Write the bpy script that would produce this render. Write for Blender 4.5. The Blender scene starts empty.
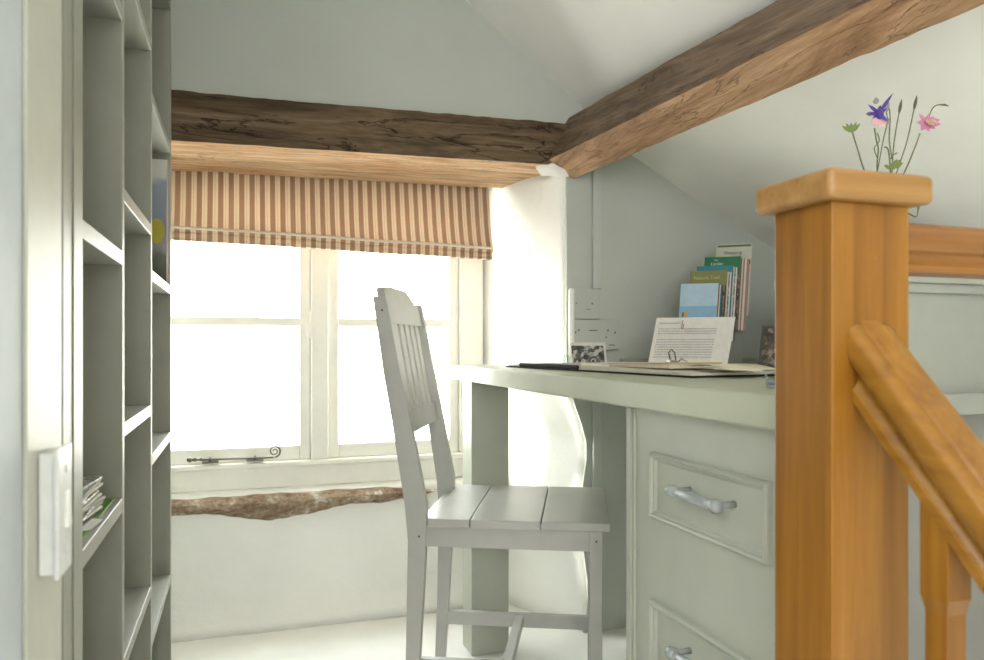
import bpy, bmesh, math, random
from mathutils import Vector, Matrix, noise
random.seed(7)
C = bpy.context.scene.collection
PI = math.pi

# ---------------------------------------------------------------- materials
def newmat(name):
    m = bpy.data.materials.new(name); m.use_nodes = True
    nt = m.node_tree; b = nt.nodes['Principled BSDF']
    return m, nt, b
def setv(b, **k):
    for n, v in k.items():
        b.inputs[n.replace('_', ' ')].default_value = v
def mapping(nt, scale=(1, 1, 1), kind='Object', rot=(0, 0, 0)):
    tc = nt.nodes.new('ShaderNodeTexCoord'); mp = nt.nodes.new('ShaderNodeMapping')
    mp.inputs['Scale'].default_value = scale; mp.inputs['Rotation'].default_value = rot
    nt.links.new(tc.outputs[kind], mp.inputs['Vector']); return mp.outputs['Vector']
def noise_n(nt, vec, scale, detail=4, rough=.55, dist=0):
    n = nt.nodes.new('ShaderNodeTexNoise'); n.inputs['Scale'].default_value = scale
    n.inputs['Detail'].default_value = detail; n.inputs['Roughness'].default_value = rough
    n.inputs['Distortion'].default_value = dist
    nt.links.new(vec, n.inputs['Vector']); return n.outputs['Fac']
def ramp(nt, fac, stops, interp='LINEAR'):
    r = nt.nodes.new('ShaderNodeValToRGB'); r.color_ramp.interpolation = interp
    e = r.color_ramp.elements
    while len(e) < len(stops): e.new(.5)
    for i, (p, c) in enumerate(stops):
        e[i].position = p; e[i].color = (*c, 1)
    nt.links.new(fac, r.inputs['Fac']); return r.outputs['Color']
def bump(nt, b, h, strength=.3, dist=.01):
    n = nt.nodes.new('ShaderNodeBump'); n.inputs['Strength'].default_value = strength
    n.inputs['Distance'].default_value = dist
    nt.links.new(h, n.inputs['Height']); nt.links.new(n.outputs['Normal'], b.inputs['Normal'])
def mult(nt, a, b_, fac=1.0, mode='MULTIPLY'):
    m = nt.nodes.new('ShaderNodeMix'); m.data_type = 'RGBA'; m.blend_type = mode
    m.inputs[0].default_value = fac
    nt.links.new(a, m.inputs[6]); nt.links.new(b_, m.inputs[7]); return m.outputs[2]

def paint(name, col, rough=.5, var=.06, bs=.08, scale=18, spec=.4):
    m, nt, b = newmat(name); v = mapping(nt)
    f = noise_n(nt, v, scale, 5)
    lo = tuple(c * (1 - var) for c in col); hi = tuple(min(1, c * (1 + var)) for c in col)
    nt.links.new(ramp(nt, f, [(.3, lo), (.7, hi)]), b.inputs['Base Color'])
    setv(b, Roughness=rough, Specular_IOR_Level=spec)
    bump(nt, b, noise_n(nt, v, scale * 3, 4), bs, .004)
    return m
def plaster(name, col, bs=.35):
    m, nt, b = newmat(name); v = mapping(nt)
    f = noise_n(nt, v, 3.2, 5)
    lo = tuple(c * .955 for c in col); hi = tuple(min(1, c * 1.03) for c in col)
    nt.links.new(ramp(nt, f, [(.35, lo), (.65, hi)]), b.inputs['Base Color'])
    setv(b, Roughness=.85, Specular_IOR_Level=.2)
    bump(nt, b, noise_n(nt, v, 9, 7, .6), bs, .012)
    return m
def flat(name, col, rough=.5, metal=0, spec=.5):
    m, nt, b = newmat(name); v = mapping(nt)
    f = noise_n(nt, v, 60, 3)
    nt.links.new(ramp(nt, f, [(.3, tuple(c * .93 for c in col)), (.7, tuple(min(1, c * 1.04) for c in col))]), b.inputs['Base Color'])
    setv(b, Roughness=rough, Metallic=metal, Specular_IOR_Level=spec)
    return m
def pine(name, axis, dark=(.18, .068, .006), light=(.33, .148, .017)):
    m, nt, b = newmat(name)
    sc = [26, 26, 26]; sc[axis] = 1.4
    v = mapping(nt, tuple(sc))
    f = noise_n(nt, v, 1.6, 6, .6, .4)
    sc2 = [90, 90, 90]; sc2[axis] = 3
    f2 = noise_n(nt, mapping(nt, tuple(sc2)), 1.5, 3)
    c1 = ramp(nt, f, [(.28, dark), (.5, tuple((a + c) / 2 for a, c in zip(dark, light))), (.72, light)])
    c2 = ramp(nt, f2, [(.3, (.86, .82, .78)), (.7, (1, 1, 1))])
    nt.links.new(mult(nt, c1, c2), b.inputs['Base Color'])
    setv(b, Roughness=.38, Specular_IOR_Level=.35, Coat_Weight=.08, Coat_Roughness=.25)
    bump(nt, b, f2, .05, .002)
    return m
def oldwood(name, axis, stops, crack=(.012, .008, .005), bs=.8, rough=.75, fine=.62, cw=.016, cs=1.0):
    m, nt, b = newmat(name)
    sc = [14, 14, 14]; sc[axis] = 2.2
    v = mapping(nt, tuple(sc))
    f = noise_n(nt, v, 1.0, 9, .68, 1.2)
    c1 = ramp(nt, f, stops)
    sc2 = [60, 60, 60]; sc2[axis] = 3.5
    f2 = noise_n(nt, mapping(nt, tuple(sc2)), 1.2, 6, .7, .3)
    c2 = ramp(nt, f2, [(.32, (fine, fine * .95, fine * .9)), (.6, (1, 1, 1))])
    sc3 = [11, 11, 11]; sc3[axis] = 1.6
    vv = mapping(nt, tuple(sc3), rot=(0, .12, .1))
    f3 = noise_n(nt, vv, 1.5, 6, .62, .7)
    # thin cracks: narrow band of a distorted noise
    mth = nt.nodes.new('ShaderNodeMath'); mth.operation = 'SUBTRACT'; mth.inputs[1].default_value = .47
    ab = nt.nodes.new('ShaderNodeMath'); ab.operation = 'ABSOLUTE'
    nt.links.new(f3, mth.inputs[0]); nt.links.new(mth.outputs[0], ab.inputs[0])
    c3 = ramp(nt, ab.outputs[0], [(.0, tuple(c * 14 * cs + 1 - cs for c in crack)), (cw * .3, tuple(.45 * cs + 1 - cs for c in crack)), (cw, (1, 1, 1))])
    col = mult(nt, mult(nt, c1, c2), c3)
    nt.links.new(col, b.inputs['Base Color'])
    setv(b, Roughness=rough, Specular_IOR_Level=.3)
    bw = nt.nodes.new('ShaderNodeRGBToBW'); nt.links.new(mult(nt, c2, c3), bw.inputs[0])
    bump(nt, b, bw.outputs[0], bs, .006)
    return m

M = {}
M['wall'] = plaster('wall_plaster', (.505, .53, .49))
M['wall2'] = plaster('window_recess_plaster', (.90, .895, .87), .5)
M['ceil'] = plaster('ceiling_plaster', (.88, .865, .835), .25)
M['lining'] = paint('door_lining_paint', (.56, .56, .49), .45)
M['door_blue'] = paint('nib_wall_paint', (.56, .61, .64), .6)
M['floor'] = paint('floor_limewashed', (.90, .885, .86), .6, .05, .2, 6)
M['shelf'] = paint('bookcase_paint', (.305, .308, .262), .42, .04)
M['desk'] = paint('desk_paint', (.43, .445, .375), .42, .03)
M['desktop'] = paint('desk_top_paint', (.42, .44, .325), .38, .03)
M['chair'] = paint('chair_paint', (.45, .445, .42), .36, .04, .08, 18, .5)
M['winwhite'] = paint('window_paint', (.88, .86, .81), .4, .03)
M['panel'] = paint('cupboard_paint', (.46, .475, .43), .45, .03)
M['lowwall'] = paint('low_wall_paint', (.38, .375, .355), .7, .03)
M['plastic'] = flat('switch_plastic', (.74, .76, .76), .3)
M['socket'] = paint('socket_paint', (.50, .522, .485), .45, .02)
M['trunk'] = paint('trunking_paint', (.52, .545, .505), .5, .02)
M['white_p'] = flat('white_plastic', (.9, .9, .87), .35)
M['dark'] = flat('dark_void', (.03, .03, .03), .6)
M['gap'] = flat('joint_shadow_gap', (.10, .10, .085), .8)
M['metal'] = flat('pewter_metal', (.42, .43, .43), .3, .9)
M['iron'] = flat('antique_iron', (.16, .15, .12), .35, .9)
M['handle'] = paint('drawer_handle_paint', (.32, .345, .345), .22, .02, .03, 18, .6)
M['pine_z'] = pine('pine_varnish_upright', 2)
M['pine_x'] = pine('pine_varnish_rail', 0, (.19, .074, .012), (.33, .150, .035))
M['pine_cap'] = pine('pine_varnish_cap', 0, (.27, .135, .035), (.43, .25, .09))
M['pine_y'] = pine('pine_varnish_handrail', 1, (.20, .084, .009), (.36, .175, .024))
M['lintel'] = oldwood('old_lintel_dark', 0, [(.25, (.05, .033, .018)), (.42, (.12, .08, .048)), (.55, (.20, .135, .08)), (.7, (.34, .26, .175))])
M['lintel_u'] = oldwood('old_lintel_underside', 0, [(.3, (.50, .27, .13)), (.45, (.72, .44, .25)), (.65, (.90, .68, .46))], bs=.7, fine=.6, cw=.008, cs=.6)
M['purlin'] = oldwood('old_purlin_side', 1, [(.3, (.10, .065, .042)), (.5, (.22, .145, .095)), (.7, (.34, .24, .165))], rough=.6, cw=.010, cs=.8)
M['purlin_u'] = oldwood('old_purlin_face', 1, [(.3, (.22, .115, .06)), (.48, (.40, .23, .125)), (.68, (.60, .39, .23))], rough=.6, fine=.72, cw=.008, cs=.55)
def stonemat():
    m, nt, b = newmat('sill_stone'); v = mapping(nt, (1, 1, 1.6))
    c1 = ramp(nt, noise_n(nt, v, 16, 8, .65, .4), [(.3, (.16, .10, .065)), (.45, (.34, .24, .165)), (.58, (.46, .36, .27)), (.66, (.74, .68, .60))])
    c2 = ramp(nt, noise_n(nt, v, 70, 5, .6), [(.35, (.6, .56, .52)), (.6, (1, 1, 1))])
    nt.links.new(mult(nt, c1, c2), b.inputs['Base Color']); setv(b, Roughness=.95, Specular_IOR_Level=.2)
    bump(nt, b, noise_n(nt, v, 45, 8, .7), .8, .012); return m
M['stone'] = stonemat()
M['black'] = flat('book_cover_black', (.014, .013, .012), .7, 0, .2)
M['page'] = flat('page_paper', (.66, .62, .53), .8, 0, .1)
M['tan'] = flat('tan_card', (.55, .38, .17), .6)
M['paper'] = flat('white_card', (.74, .71, .67), .6)
M['ink'] = flat('grey_print', (.40, .39, .38), .8)
M['inkdark'] = flat('black_print', (.07, .07, .07), .8)
M['green_p'] = flat('green_leaflet_paper', (.10, .30, .02), .4)
M['stem'] = flat('flower_stem', (.10, .12, .045), .6)
M['leaf'] = flat('leaf_green', (.12, .17, .035), .5)
M['purple'] = flat('petal_purple', (.06, .03, .24), .5)
M['pink'] = flat('petal_pink', (.52, .22, .34), .5)
M['palepink'] = flat('petal_pale_pink', (.62, .36, .38), .5)
M['yellow'] = flat('stamen_yellow', (.6, .42, .1), .5)
M['seed'] = flat('seed_head', (.10, .085, .06), .7)
M['twine'] = flat('clip_red', (.25, .06, .04), .4)

def glassmat(name, tint=(1, 1, 1), gloss=.08):
    m = bpy.data.materials.new(name); m.use_nodes = True; nt = m.node_tree; nt.nodes.clear()
    o = nt.nodes.new('ShaderNodeOutputMaterial'); t = nt.nodes.new('ShaderNodeBsdfTransparent')
    g = nt.nodes.new('ShaderNodeBsdfGlossy'); mx = nt.nodes.new('ShaderNodeMixShader')
    t.inputs[0].default_value = (*tint, 1); g.inputs['Roughness'].default_value = .03
    fr = nt.nodes.new('ShaderNodeFresnel'); fr.inputs[0].default_value = 1.45
    ge = nt.nodes.new('ShaderNodeNewGeometry'); iv = nt.nodes.new('ShaderNodeMath'); iv.operation = 'SUBTRACT'; iv.inputs[0].default_value = 1
    nt.links.new(ge.outputs['Backfacing'], iv.inputs[1]); ml = nt.nodes.new('ShaderNodeMath'); ml.operation = 'MULTIPLY'
    nt.links.new(fr.outputs[0], ml.inputs[0]); nt.links.new(iv.outputs[0], ml.inputs[1])
    nt.links.new(ml.outputs[0], mx.inputs[0]); nt.links.new(t.outputs[0], mx.inputs[1]); nt.links.new(g.outputs[0], mx.inputs[2])
    nt.links.new(mx.outputs[0], o.inputs[0]); return m
M['glass'] = glassmat('window_glass', (.98, .99, .97))
M['vglass'] = glassmat('vase_glass', (.86, .90, .90))

def blindmat():
    m, nt, b = newmat('blind_ticking_stripe')
    tc = nt.nodes.new('ShaderNodeTexCoord'); sx = nt.nodes.new('ShaderNodeSeparateXYZ')
    nt.links.new(tc.outputs['Object'], sx.inputs[0])
    mu = nt.nodes.new('ShaderNodeMath'); mu.operation = 'MULTIPLY'; mu.inputs[1].default_value = 1 / .0275
    fr = nt.nodes.new('ShaderNodeMath'); fr.operation = 'FRACT'
    nt.links.new(sx.outputs['X'], mu.inputs[0]); nt.links.new(mu.outputs[0], fr.inputs[0])
    tan, cream, br = (.40, .27, .19), (.78, .68, .56), (.52, .38, .28)
    c = ramp(nt, fr.outputs[0], [(0, tan), (.44, tan), (.50, cream), (.64, cream), (.68, br), (.72, cream), (.94, cream), (.99, tan)])
    w = noise_n(nt, mapping(nt, (1, 1, 1)), 400, 2)
    cc = mult(nt, c, ramp(nt, w, [(.3, (.88, .88, .88)), (.7, (1, 1, 1))]))
    nt.links.new(cc, b.inputs['Base Color']); setv(b, Roughness=.9, Specular_IOR_Level=.1)
    out = nt.nodes['Material Output']; tr = nt.nodes.new('ShaderNodeBsdfTranslucent'); mx = nt.nodes.new('ShaderNodeMixShader')
    nt.links.new(cc, tr.inputs[0]); mx.inputs[0].default_value = .45
    nt.links.new(b.outputs[0], mx.inputs[1]); nt.links.new(tr.outputs[0], mx.inputs[2]); nt.links.new(mx.outputs[0], out.inputs[0])
    bump(nt, b, w, .1, .001)
    return m
M['blind'] = blindmat()
M['fringe'] = flat('blind_trim_cream', (.78, .70, .60), .9)

def blocks(name, scale, stops, seed=0):
    m, nt, b = newmat(name); v = mapping(nt)
    vo = nt.nodes.new('ShaderNodeTexVoronoi'); vo.inputs['Scale'].default_value = scale
    nt.links.new(v, vo.inputs['Vector'])
    bw = nt.nodes.new('ShaderNodeRGBToBW'); nt.links.new(vo.outputs['Color'], bw.inputs[0])
    f = nt.nodes.new('ShaderNodeMath'); f.operation = 'ADD'; nt.links.new(bw.outputs[0], f.inputs[0])
    n = noise_n(nt, v, scale * 1.7, 3)
    sb = nt.nodes.new('ShaderNodeMath'); sb.operation = 'SUBTRACT'; sb.inputs[1].default_value = .5
    nt.links.new(n, sb.inputs[0]); nt.links.new(sb.outputs[0], f.inputs[1])
    nt.links.new(ramp(nt, f.outputs[0], stops), b.inputs['Base Color']); setv(b, Roughness=.45)
    return m
M['bwphoto'] = blocks('monochrome_picture', 90, [(.25, (.03, .03, .03)), (.55, (.15, .15, .14)), (.8, (.55, .55, .52))])
M['darkpic'] = blocks('dark_picture', 70, [(.2, (.02, .018, .015)), (.6, (.10, .075, .055)), (.9, (.30, .24, .2))])
M['mag'] = blocks('magazine_edges', 160, [(.2, (.05, .05, .045)), (.5, (.22, .20, .18)), (.8, (.5, .48, .44))])

# ---------------------------------------------------------------- mesh builder
class MB:
    def __init__(s): s.bm = bmesh.new(); s.mi = 0
    def face(s, pts):
        f = s.bm.faces.new([s.bm.verts.new(p) for p in pts]); f.material_index = s.mi; return f
    def box(s, a, b):
        x0, y0, z0 = (min(a[i], b[i]) for i in range(3)); x1, y1, z1 = (max(a[i], b[i]) for i in range(3))
        return s.hexa([(x0, y0, z0), (x1, y0, z0), (x1, y1, z0), (x0, y1, z0)], [(x0, y0, z1), (x1, y0, z1), (x1, y1, z1), (x0, y1, z1)])
    def hexa(s, lo, hi):
        v = [s.bm.verts.new(p) for p in lo] + [s.bm.verts.new(p) for p in hi]; n = len(lo)
        fs = [s.bm.faces.new(v[:n][::-1]), s.bm.faces.new(v[n:])]
        for i in range(n): fs.append(s.bm.faces.new([v[i], v[(i + 1) % n], v[n + (i + 1) % n], v[n + i]]))
        for f in fs: f.material_index = s.mi
        return fs
    def loft(s, rings, cap=True, smooth=False):
        vs = [[s.bm.verts.new(p) for p in r] for r in rings]; n = len(rings[0])
        for a, b in zip(vs, vs[1:]):
            for i in range(n):
                f = s.bm.faces.new([a[i], a[(i + 1) % n], b[(i + 1) % n], b[i]]); f.material_index = s.mi; f.smooth = smooth
        if cap:
            for r, rev in ((vs[0], True), (vs[-1], False)):
                f = s.bm.faces.new(r[::-1] if rev else r); f.material_index = s.mi
        return vs
    def tube(s, pts, r, seg=10, smooth=True):
        pts = [Vector(p) for p in pts]; rr = r if isinstance(r, (list, tuple)) else [r] * len(pts)
        rings = []; prev = None
        for i, p in enumerate(pts):
            t = (pts[min(i + 1, len(pts) - 1)] - pts[max(i - 1, 0)]).normalized()
            a = prev if prev is not None and abs(prev.dot(t)) < .95 else (Vector((0, 0, 1)) if abs(t.z) < .9 else Vector((1, 0, 0)))
            u = (a - t * a.dot(t)).normalized(); w = t.cross(u); prev = u
            rings.append([p + (u * math.cos(2 * PI * k / seg) + w * math.sin(2 * PI * k / seg)) * rr[i] for k in range(seg)])
        s.loft(rings, True, smooth)
    def lathe(s, prof, c, axis=(0, 0, 1), seg=24):
        ax = Vector(axis).normalized(); c = Vector(c)
        s.tube([c + ax * h for r, h in prof], [max(r, .0002) for r, h in prof], seg)
    def ball(s, c, r, sc=(1, 1, 1)):
        m = Matrix.Translation(c) @ Matrix.Diagonal((*[r * k for k in sc], 1))
        g = bmesh.ops.create_uvsphere(s.bm, u_segments=16, v_segments=10, radius=1, matrix=m)
        for v in g['verts']:
            for f in v.link_faces: f.smooth = True; f.material_index = s.mi
def lin(a, b, n): return [a + (b - a) * i / n for i in range(n + 1)]

def obj(name, mb, mats, parent=None, local=False, bevel=0, seg=2, smooth=False):
    bmesh.ops.recalc_face_normals(mb.bm, faces=mb.bm.faces[:])
    me = bpy.data.meshes.new(name); 
    if smooth:
        for f in mb.bm.faces: f.smooth = True
    mb.bm.to_mesh(me); mb.bm.free()
    for m in (mats if isinstance(mats, (list, tuple)) else [mats]): me.materials.append(M[m] if isinstance(m, str) else m)
    o = bpy.data.objects.new(name, me); C.objects.link(o)
    if parent is not None:
        o.parent = parent
        if not local: me.transform(world(parent).inverted())
    if bevel:
        b = o.modifiers.new('soft_edges', 'BEVEL'); b.width = bevel; b.segments = seg; b.limit_method = 'ANGLE'; b.angle_limit = .6
    return o
def world(o):
    m = Matrix.Translation(o.location) @ o.rotation_euler.to_matrix().to_4x4()
    return world(o.parent) @ m if o.parent else m
def thing(name, label, cat, loc=(0, 0, 0), rz=0, group=None):
    o = bpy.data.objects.new(name, None); C.objects.link(o); o.location = loc; o.rotation_euler = (0, 0, rz)
    o.empty_display_size = .05
    return tag(o, label, cat, group)
def tag(o, label, cat, group=None):
    o['label'] = label; o['category'] = cat
    if group: o['group'] = group
    return o
def struct(o): o['kind'] = 'structure'; return o

# ================================================================ THE SETTING
# roof section, given in the plane Y = 1.95; the roof runs parallel to the purlin
SH = .132
ROOF = [(2.7, .62), (1.95, .97), (1.6, 1.135), (1.33, 1.262), (1.10, 1.386), (.937, 1.513), (.574, 1.778), (-.4, 2.49), (-2.3, 1.10)]
def roof_pt(p, Y): return (p[0] + SH * (1.95 - Y), Y, p[1] + .02 * (1.95 - Y))
# floor with the stairwell opening
mb = MB()
mb.box((-2.1, -1.7, -.12), (.50, 2.5, 0)); mb.box((.50, .50, -.12), (1.9, 2.5, 0))
struct(obj('floor', mb, 'floor'))
# gable wall round the window recess
def Xa(z):
    if z > .80: return .885
    t = min(1, (.80 - z) / .3); t = t * t * (3 - 2 * t)
    return .885 + .055 * t + .012 * math.sin(z * 14) * t
pts = [(-2.1, 0), (-.30, 0), (-.30, 1.335), (.885, 1.335)] + [(Xa(z), z) for z in lin(1.30, 0, 26)] + [(1.9, 0), (1.9, 1.02)]
pts += [p for p in ROOF[2:-1]] + [(-2.1, 1.27)]
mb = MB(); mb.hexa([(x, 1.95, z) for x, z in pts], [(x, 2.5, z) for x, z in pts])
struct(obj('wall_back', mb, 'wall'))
# splayed plaster reveal on the right of the recess
mb = MB(); rings = []
for z in lin(0, 1.345, 34):
    xa = Xa(z); r = [(xa + .03, 1.951, z), (xa + .004, 1.9505, z)]
    for k in range(1, 15):
        t = k / 14; y = 1.951 + (2.40 - 1.951) * t
        x = xa + (.762 - xa) * (t ** 1.15) - .010 * math.sin(t * PI)
        if z > 1.12: x -= .05 * ((z - 1.12) / .22) ** 2 * math.sin(min(1, t * 1.2) * PI)
        n = noise.noise(Vector((y * 6, z * 5, 3))) * .010 * math.sin(min(1, t * 2) * PI / 2)
        r.append((x + n, y, z))
    r += [(.762, 2.48, z), (xa + .03, 2.48, z)]
    rings.append(r)
mb.loft(rings, True, True)
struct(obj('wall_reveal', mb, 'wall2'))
# plaster dab over the meeting of the two beams
# wall below the window (with uneven, limewashed face) and the sill
mb = MB(); rings = []
for x in lin(-.30, .84, 60):
    r = []
    for z in lin(0, .375, 16):
        y = 2.30 + .012 * noise.noise(Vector((x * 3, z * 4, 1))) - .05 * max(0, (.10 - z) / .10) ** 2
        r.append((x, y, z))
    zt = .388 + .004 * noise.noise(Vector((x * 8, 5, 1)))
    r += [(x, 2.306, zt), (x, 2.335, zt + .008), (x, 2.37, zt + .012), (x, 2.49, zt + .012), (x, 2.49, 0)]
    rings.append(r)
mb.loft(rings, True, True)
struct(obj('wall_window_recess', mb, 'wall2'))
# rough stone lip under the sill
mb = MB(); rings = []
for x in lin(-.30, .60, 90):
    e = min(1, max(0, (.60 - x) / .16)); n = lambda k, s=9: noise.noise(Vector((x * s, k * 3.1, .7)))
    top = .388 + .003 * n(1, 20) - .016 * (1 - e); bot = .345 - .030 * math.exp(-((x - .10) / .14) ** 2) + .007 * n(2) + .004 * n(7, 30) + .022 * (1 - e)
    dy = .020 * e + .006 * n(3, 14)
    r = [(x, 2.34, top), (x, 2.296 - dy * .5 + .003 * n(4, 30), top), (x, 2.290 - dy, top * .72 + bot * .28 + .003 * n(9, 25)), (x, 2.290 - dy - .004 * n(5, 30), top * .4 + bot * .6), (x, 2.300 - dy * .3, bot), (x, 2.34, bot)]
    rings.append(r)
mb.loft(rings, True, False)
struct(obj('trim_1', mb, 'stone'))
# roof (the sloping ceiling)
mb = MB()
prof = ROOF + [(x, z + .08) for x, z in ROOF[::-1]]
mb.loft([[roof_pt(p, Y) for p in prof] for Y in (2.02, 1.3, .6, 0, -.7, -1.7)], True, True)
o = struct(obj('ceiling', mb, 'ceil'))
e = o.modifiers.new('crease', 'EDGE_SPLIT'); e.split_angle = math.radians(35)
# other walls of the attic
mb = MB(); mb.box((1.9, -1.7, -2.2), (2.0, 2.5, 1.6)); struct(obj('wall_right', mb, 'wall'))
mb = MB(); mb.box((-2.2, -1.7, -.12), (-2.1, 2.5, 1.5)); struct(obj('wall_left', mb, 'wall'))
mb = MB()
prof = [(-2.1, -2.2), (1.9, -2.2), (1.9, 1.50), (1.55, 1.65), (.3, 2.5), (.07, 2.55), (-1.6, 1.8), (-2.1, 1.45)]
mb.hexa([(x, -1.8, z) for x, z in prof], [(x, -1.7, z) for x, z in prof]); struct(obj('wall_front', mb, 'wall'))
# nib wall beside the doorway, with its painted lining
mb = MB(); mb.box((-.60, .36, 0), (-.140, .684, 2.38)); struct(obj('wall_nib', mb, 'door_blue'))
mb = MB(); mb.box((-.140, .583, 0), (-.137, .688, 2.32)); struct(obj('trim_2', mb, 'lining', bevel=.0015))
# low wall and painted skirting under the cupboard
mb = MB(); mb.box((1.30, 1.36, 0), (1.9, 1.44, .70)); struct(obj('wall_low', mb, 'lowwall'))
# desk upstand against the gable
# steep stair falling away beside the handrail
mb = MB()
for k in range(9):
    y1 = .50 - k * .19; z1 = -.20 * (k + 1)
    mb.box((.56, y1 - .19 - .02, z1 - .035), (1.3, y1, z1)); mb.box((.56, y1 - .02, z1), (1.3, y1, z1 + .165))
struct(obj('stair_flight', mb, 'floor'))
mb = MB(); mb.box((.52, .4995, -.3), (1.9, .52, -.12)); mb.box((.4, -1.7, -2.2), (.50, .5, -.12)); struct(obj('wall_stairwell', mb, 'lowwall'))

# ---- window
win = bpy.data.objects.new('window_1', None); C.objects.link(win); win.location = (.23, 2.38, .40); struct(win)
mb = MB()
mb.box((-.30, 2.35, .398), (.765, 2.43, .478)); mb.box((-.30, 2.35, 1.285), (.765, 2.43, 1.345))
mb.box((-.30, 2.35, .478), (-.232, 2.43, 1.285)); mb.box((.685, 2.35, .478), (.765, 2.43, 1.285)); mb.box((.208, 2.345, .478), (.261, 2.43, 1.285))
mb.box((-.30, 2.335, .462), (.765, 2.352, .478))
obj('window_frame', mb, 'winwhite', win, bevel=.004)
for x0, x1 in ((-.232, .208), (.261, .685)):
    mb = MB(); sw = .033; y0, y1 = 2.362, 2.402; z0, z1 = .478, 1.285
    mb.box((x0 + .001, y0, z0), (x0 + sw, y1, z1)); mb.box((x1 - sw, y0, z0), (x1 - .001, y1, z1))
    mb.box((x0 + sw, y0, z0), (x1 - sw, y1, z0 + .044)); mb.box((x0 + sw, y0, z1 - .035), (x1 - sw, y1, z1))
    mb.box((x0 + sw, y0 + .006, .888), (x1 - sw, y1, .914))
    cs = obj('casement', mb, 'winwhite', win, bevel=.003)
    for a, b in ((z0 + .044, .888), (.914, z1 - .035)):
        mb = MB(); mb.box((x0 + sw - .004, 2.384, a - .004), (x1 - sw + .004, 2.388, b + .004)); obj('pane', mb, 'glass', cs)
# monkey-tail casement stay
mb = MB()
mb.tube([(-.135, 2.338, .494), (-.12, 2.335, .496), (-.05, 2.335, .4945), (.07, 2.335, .4925), (.098, 2.335, .4925)], [.004, .0033, .003, .003, .0025], 8)
sp = []
for k in range(40):
    a = -PI / 2 + k / 39 * 2 * PI * 1.75; r = .0185 * (1 - k / 39 * .82)
    sp.append((.100 + r * math.cos(a), 2.335, .511 + r * math.sin(a)))
mb.tube(sp, [.0026 - .0008 * k / 39 for k in range(40)], 8)
mb.ball((-.137, 2.337, .496), .0085, (1, .9, .9)); mb.ball((-.122, 2.337, .4965), .0065); mb.ball((-.106, 2.337, .496), .0055)
mb.box((-.104, 2.325, .485), (-.058, 2.352, .489)); mb.box((.020, 2.325, .484), (.068, 2.352, .488))
mb.tube([(-.082, 2.336, .486), (-.082, 2.336, .502)], .003, 8); mb.tube([(.044, 2.336, .486), (.044, 2.336, .5)], .003, 8)
obj('window_stay', mb, 'iron', win)
mb = MB(); mb.box((.196, 2.352, .855), (.206, 2.362, .93)); mb.tube([(.207, 2.354, .85), (.207, 2.354, .935)], .004, 8)
obj('hinge', mb, 'winwhite', win)

# ---- beams
def rough_beam(name, ends, n, amp, mats, face_mat, sub=5, seed=0.0):
    """ends: two rings of 4 corners; each side subdivided, displaced"""
    mb = MB(); a, b = ends; rings = []
    for i in range(n + 1):
        t = i / n; c = [Vector(p).lerp(Vector(q), t) for p, q in zip(a, b)]; ring = []
        ctr = sum(c, Vector()) / 4
        for k in range(4):
            for j in range(sub):
                p = c[k].lerp(c[(k + 1) % 4], j / sub)
                q = Vector((p.x * 3 + seed, p.y * 3, p.z * 9)); q2 = q * 4
                d = (noise.noise(q) * .8 + noise.noise(q2) * .5) * amp
                if j == 0: d -= amp * .7 + abs(noise.noise(q2 * 1.5)) * amp
                ring.append(p + (p - ctr).normalized() * d)
        rings.append(ring)
    vs = mb.loft(rings, True, False)
    mb.bm.faces.ensure_lookup_table()
    idx = 0
    for i in range(n):
        for k in range(4):
            for j in range(sub):
                f = mb.bm.faces[idx]; f.material_index = face_mat[k]; f.smooth = True; idx += 1
    o = obj(name, mb, mats)
    e = o.modifiers.new('arris', 'EDGE_SPLIT'); e.split_angle = math.radians(48)
    return o
# lintel: ring order front-bottom, front-top, back-top, back-bottom
L = rough_beam('lintel_beam', ([(-.42, 1.938, 1.314), (-.42, 1.938, 1.440), (-.42, 2.2, 1.45), (-.42, 2.2, 1.297)],
     [(.925, 1.925, 1.336), (.925, 1.925, 1.458), (.925, 2.2, 1.46), (.925, 2.2, 1.318)]), 90, .0055, ['lintel', 'lintel_u'], [0, 0, 0, 1], 7)
tag(L, 'dark rough horizontal timber lintel above the window with lighter underside', 'beam')
A, B, Cc = (.893, 1.482), (.819, 1.348), (.909, 1.303); D = (A[0] + Cc[0] - B[0], A[1] + Cc[1] - B[1])
def pr(p, Y): return (p[0] + SH * (1.93 - Y), Y, p[1] + .03 * (1.93 - Y))
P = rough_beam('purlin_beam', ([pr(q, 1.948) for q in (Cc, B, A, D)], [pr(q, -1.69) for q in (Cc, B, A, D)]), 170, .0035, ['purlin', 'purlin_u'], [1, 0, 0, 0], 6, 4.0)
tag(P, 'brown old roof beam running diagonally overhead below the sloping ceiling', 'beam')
# plaster patch where the beams meet the reveal
mb = MB()
g = bmesh.ops.create_uvsphere(mb.bm, u_segments=24, v_segments=14, radius=1, matrix=Matrix.Translation((.850, 1.955, 1.328)) @ Matrix.Diagonal((.060, .034, .018, 1)))
for v in mb.bm.verts: v.co += v.normal * noise.noise(v.co * 30) * .014
struct(obj('trim_3', mb, 'wall2', smooth=True))

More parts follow.
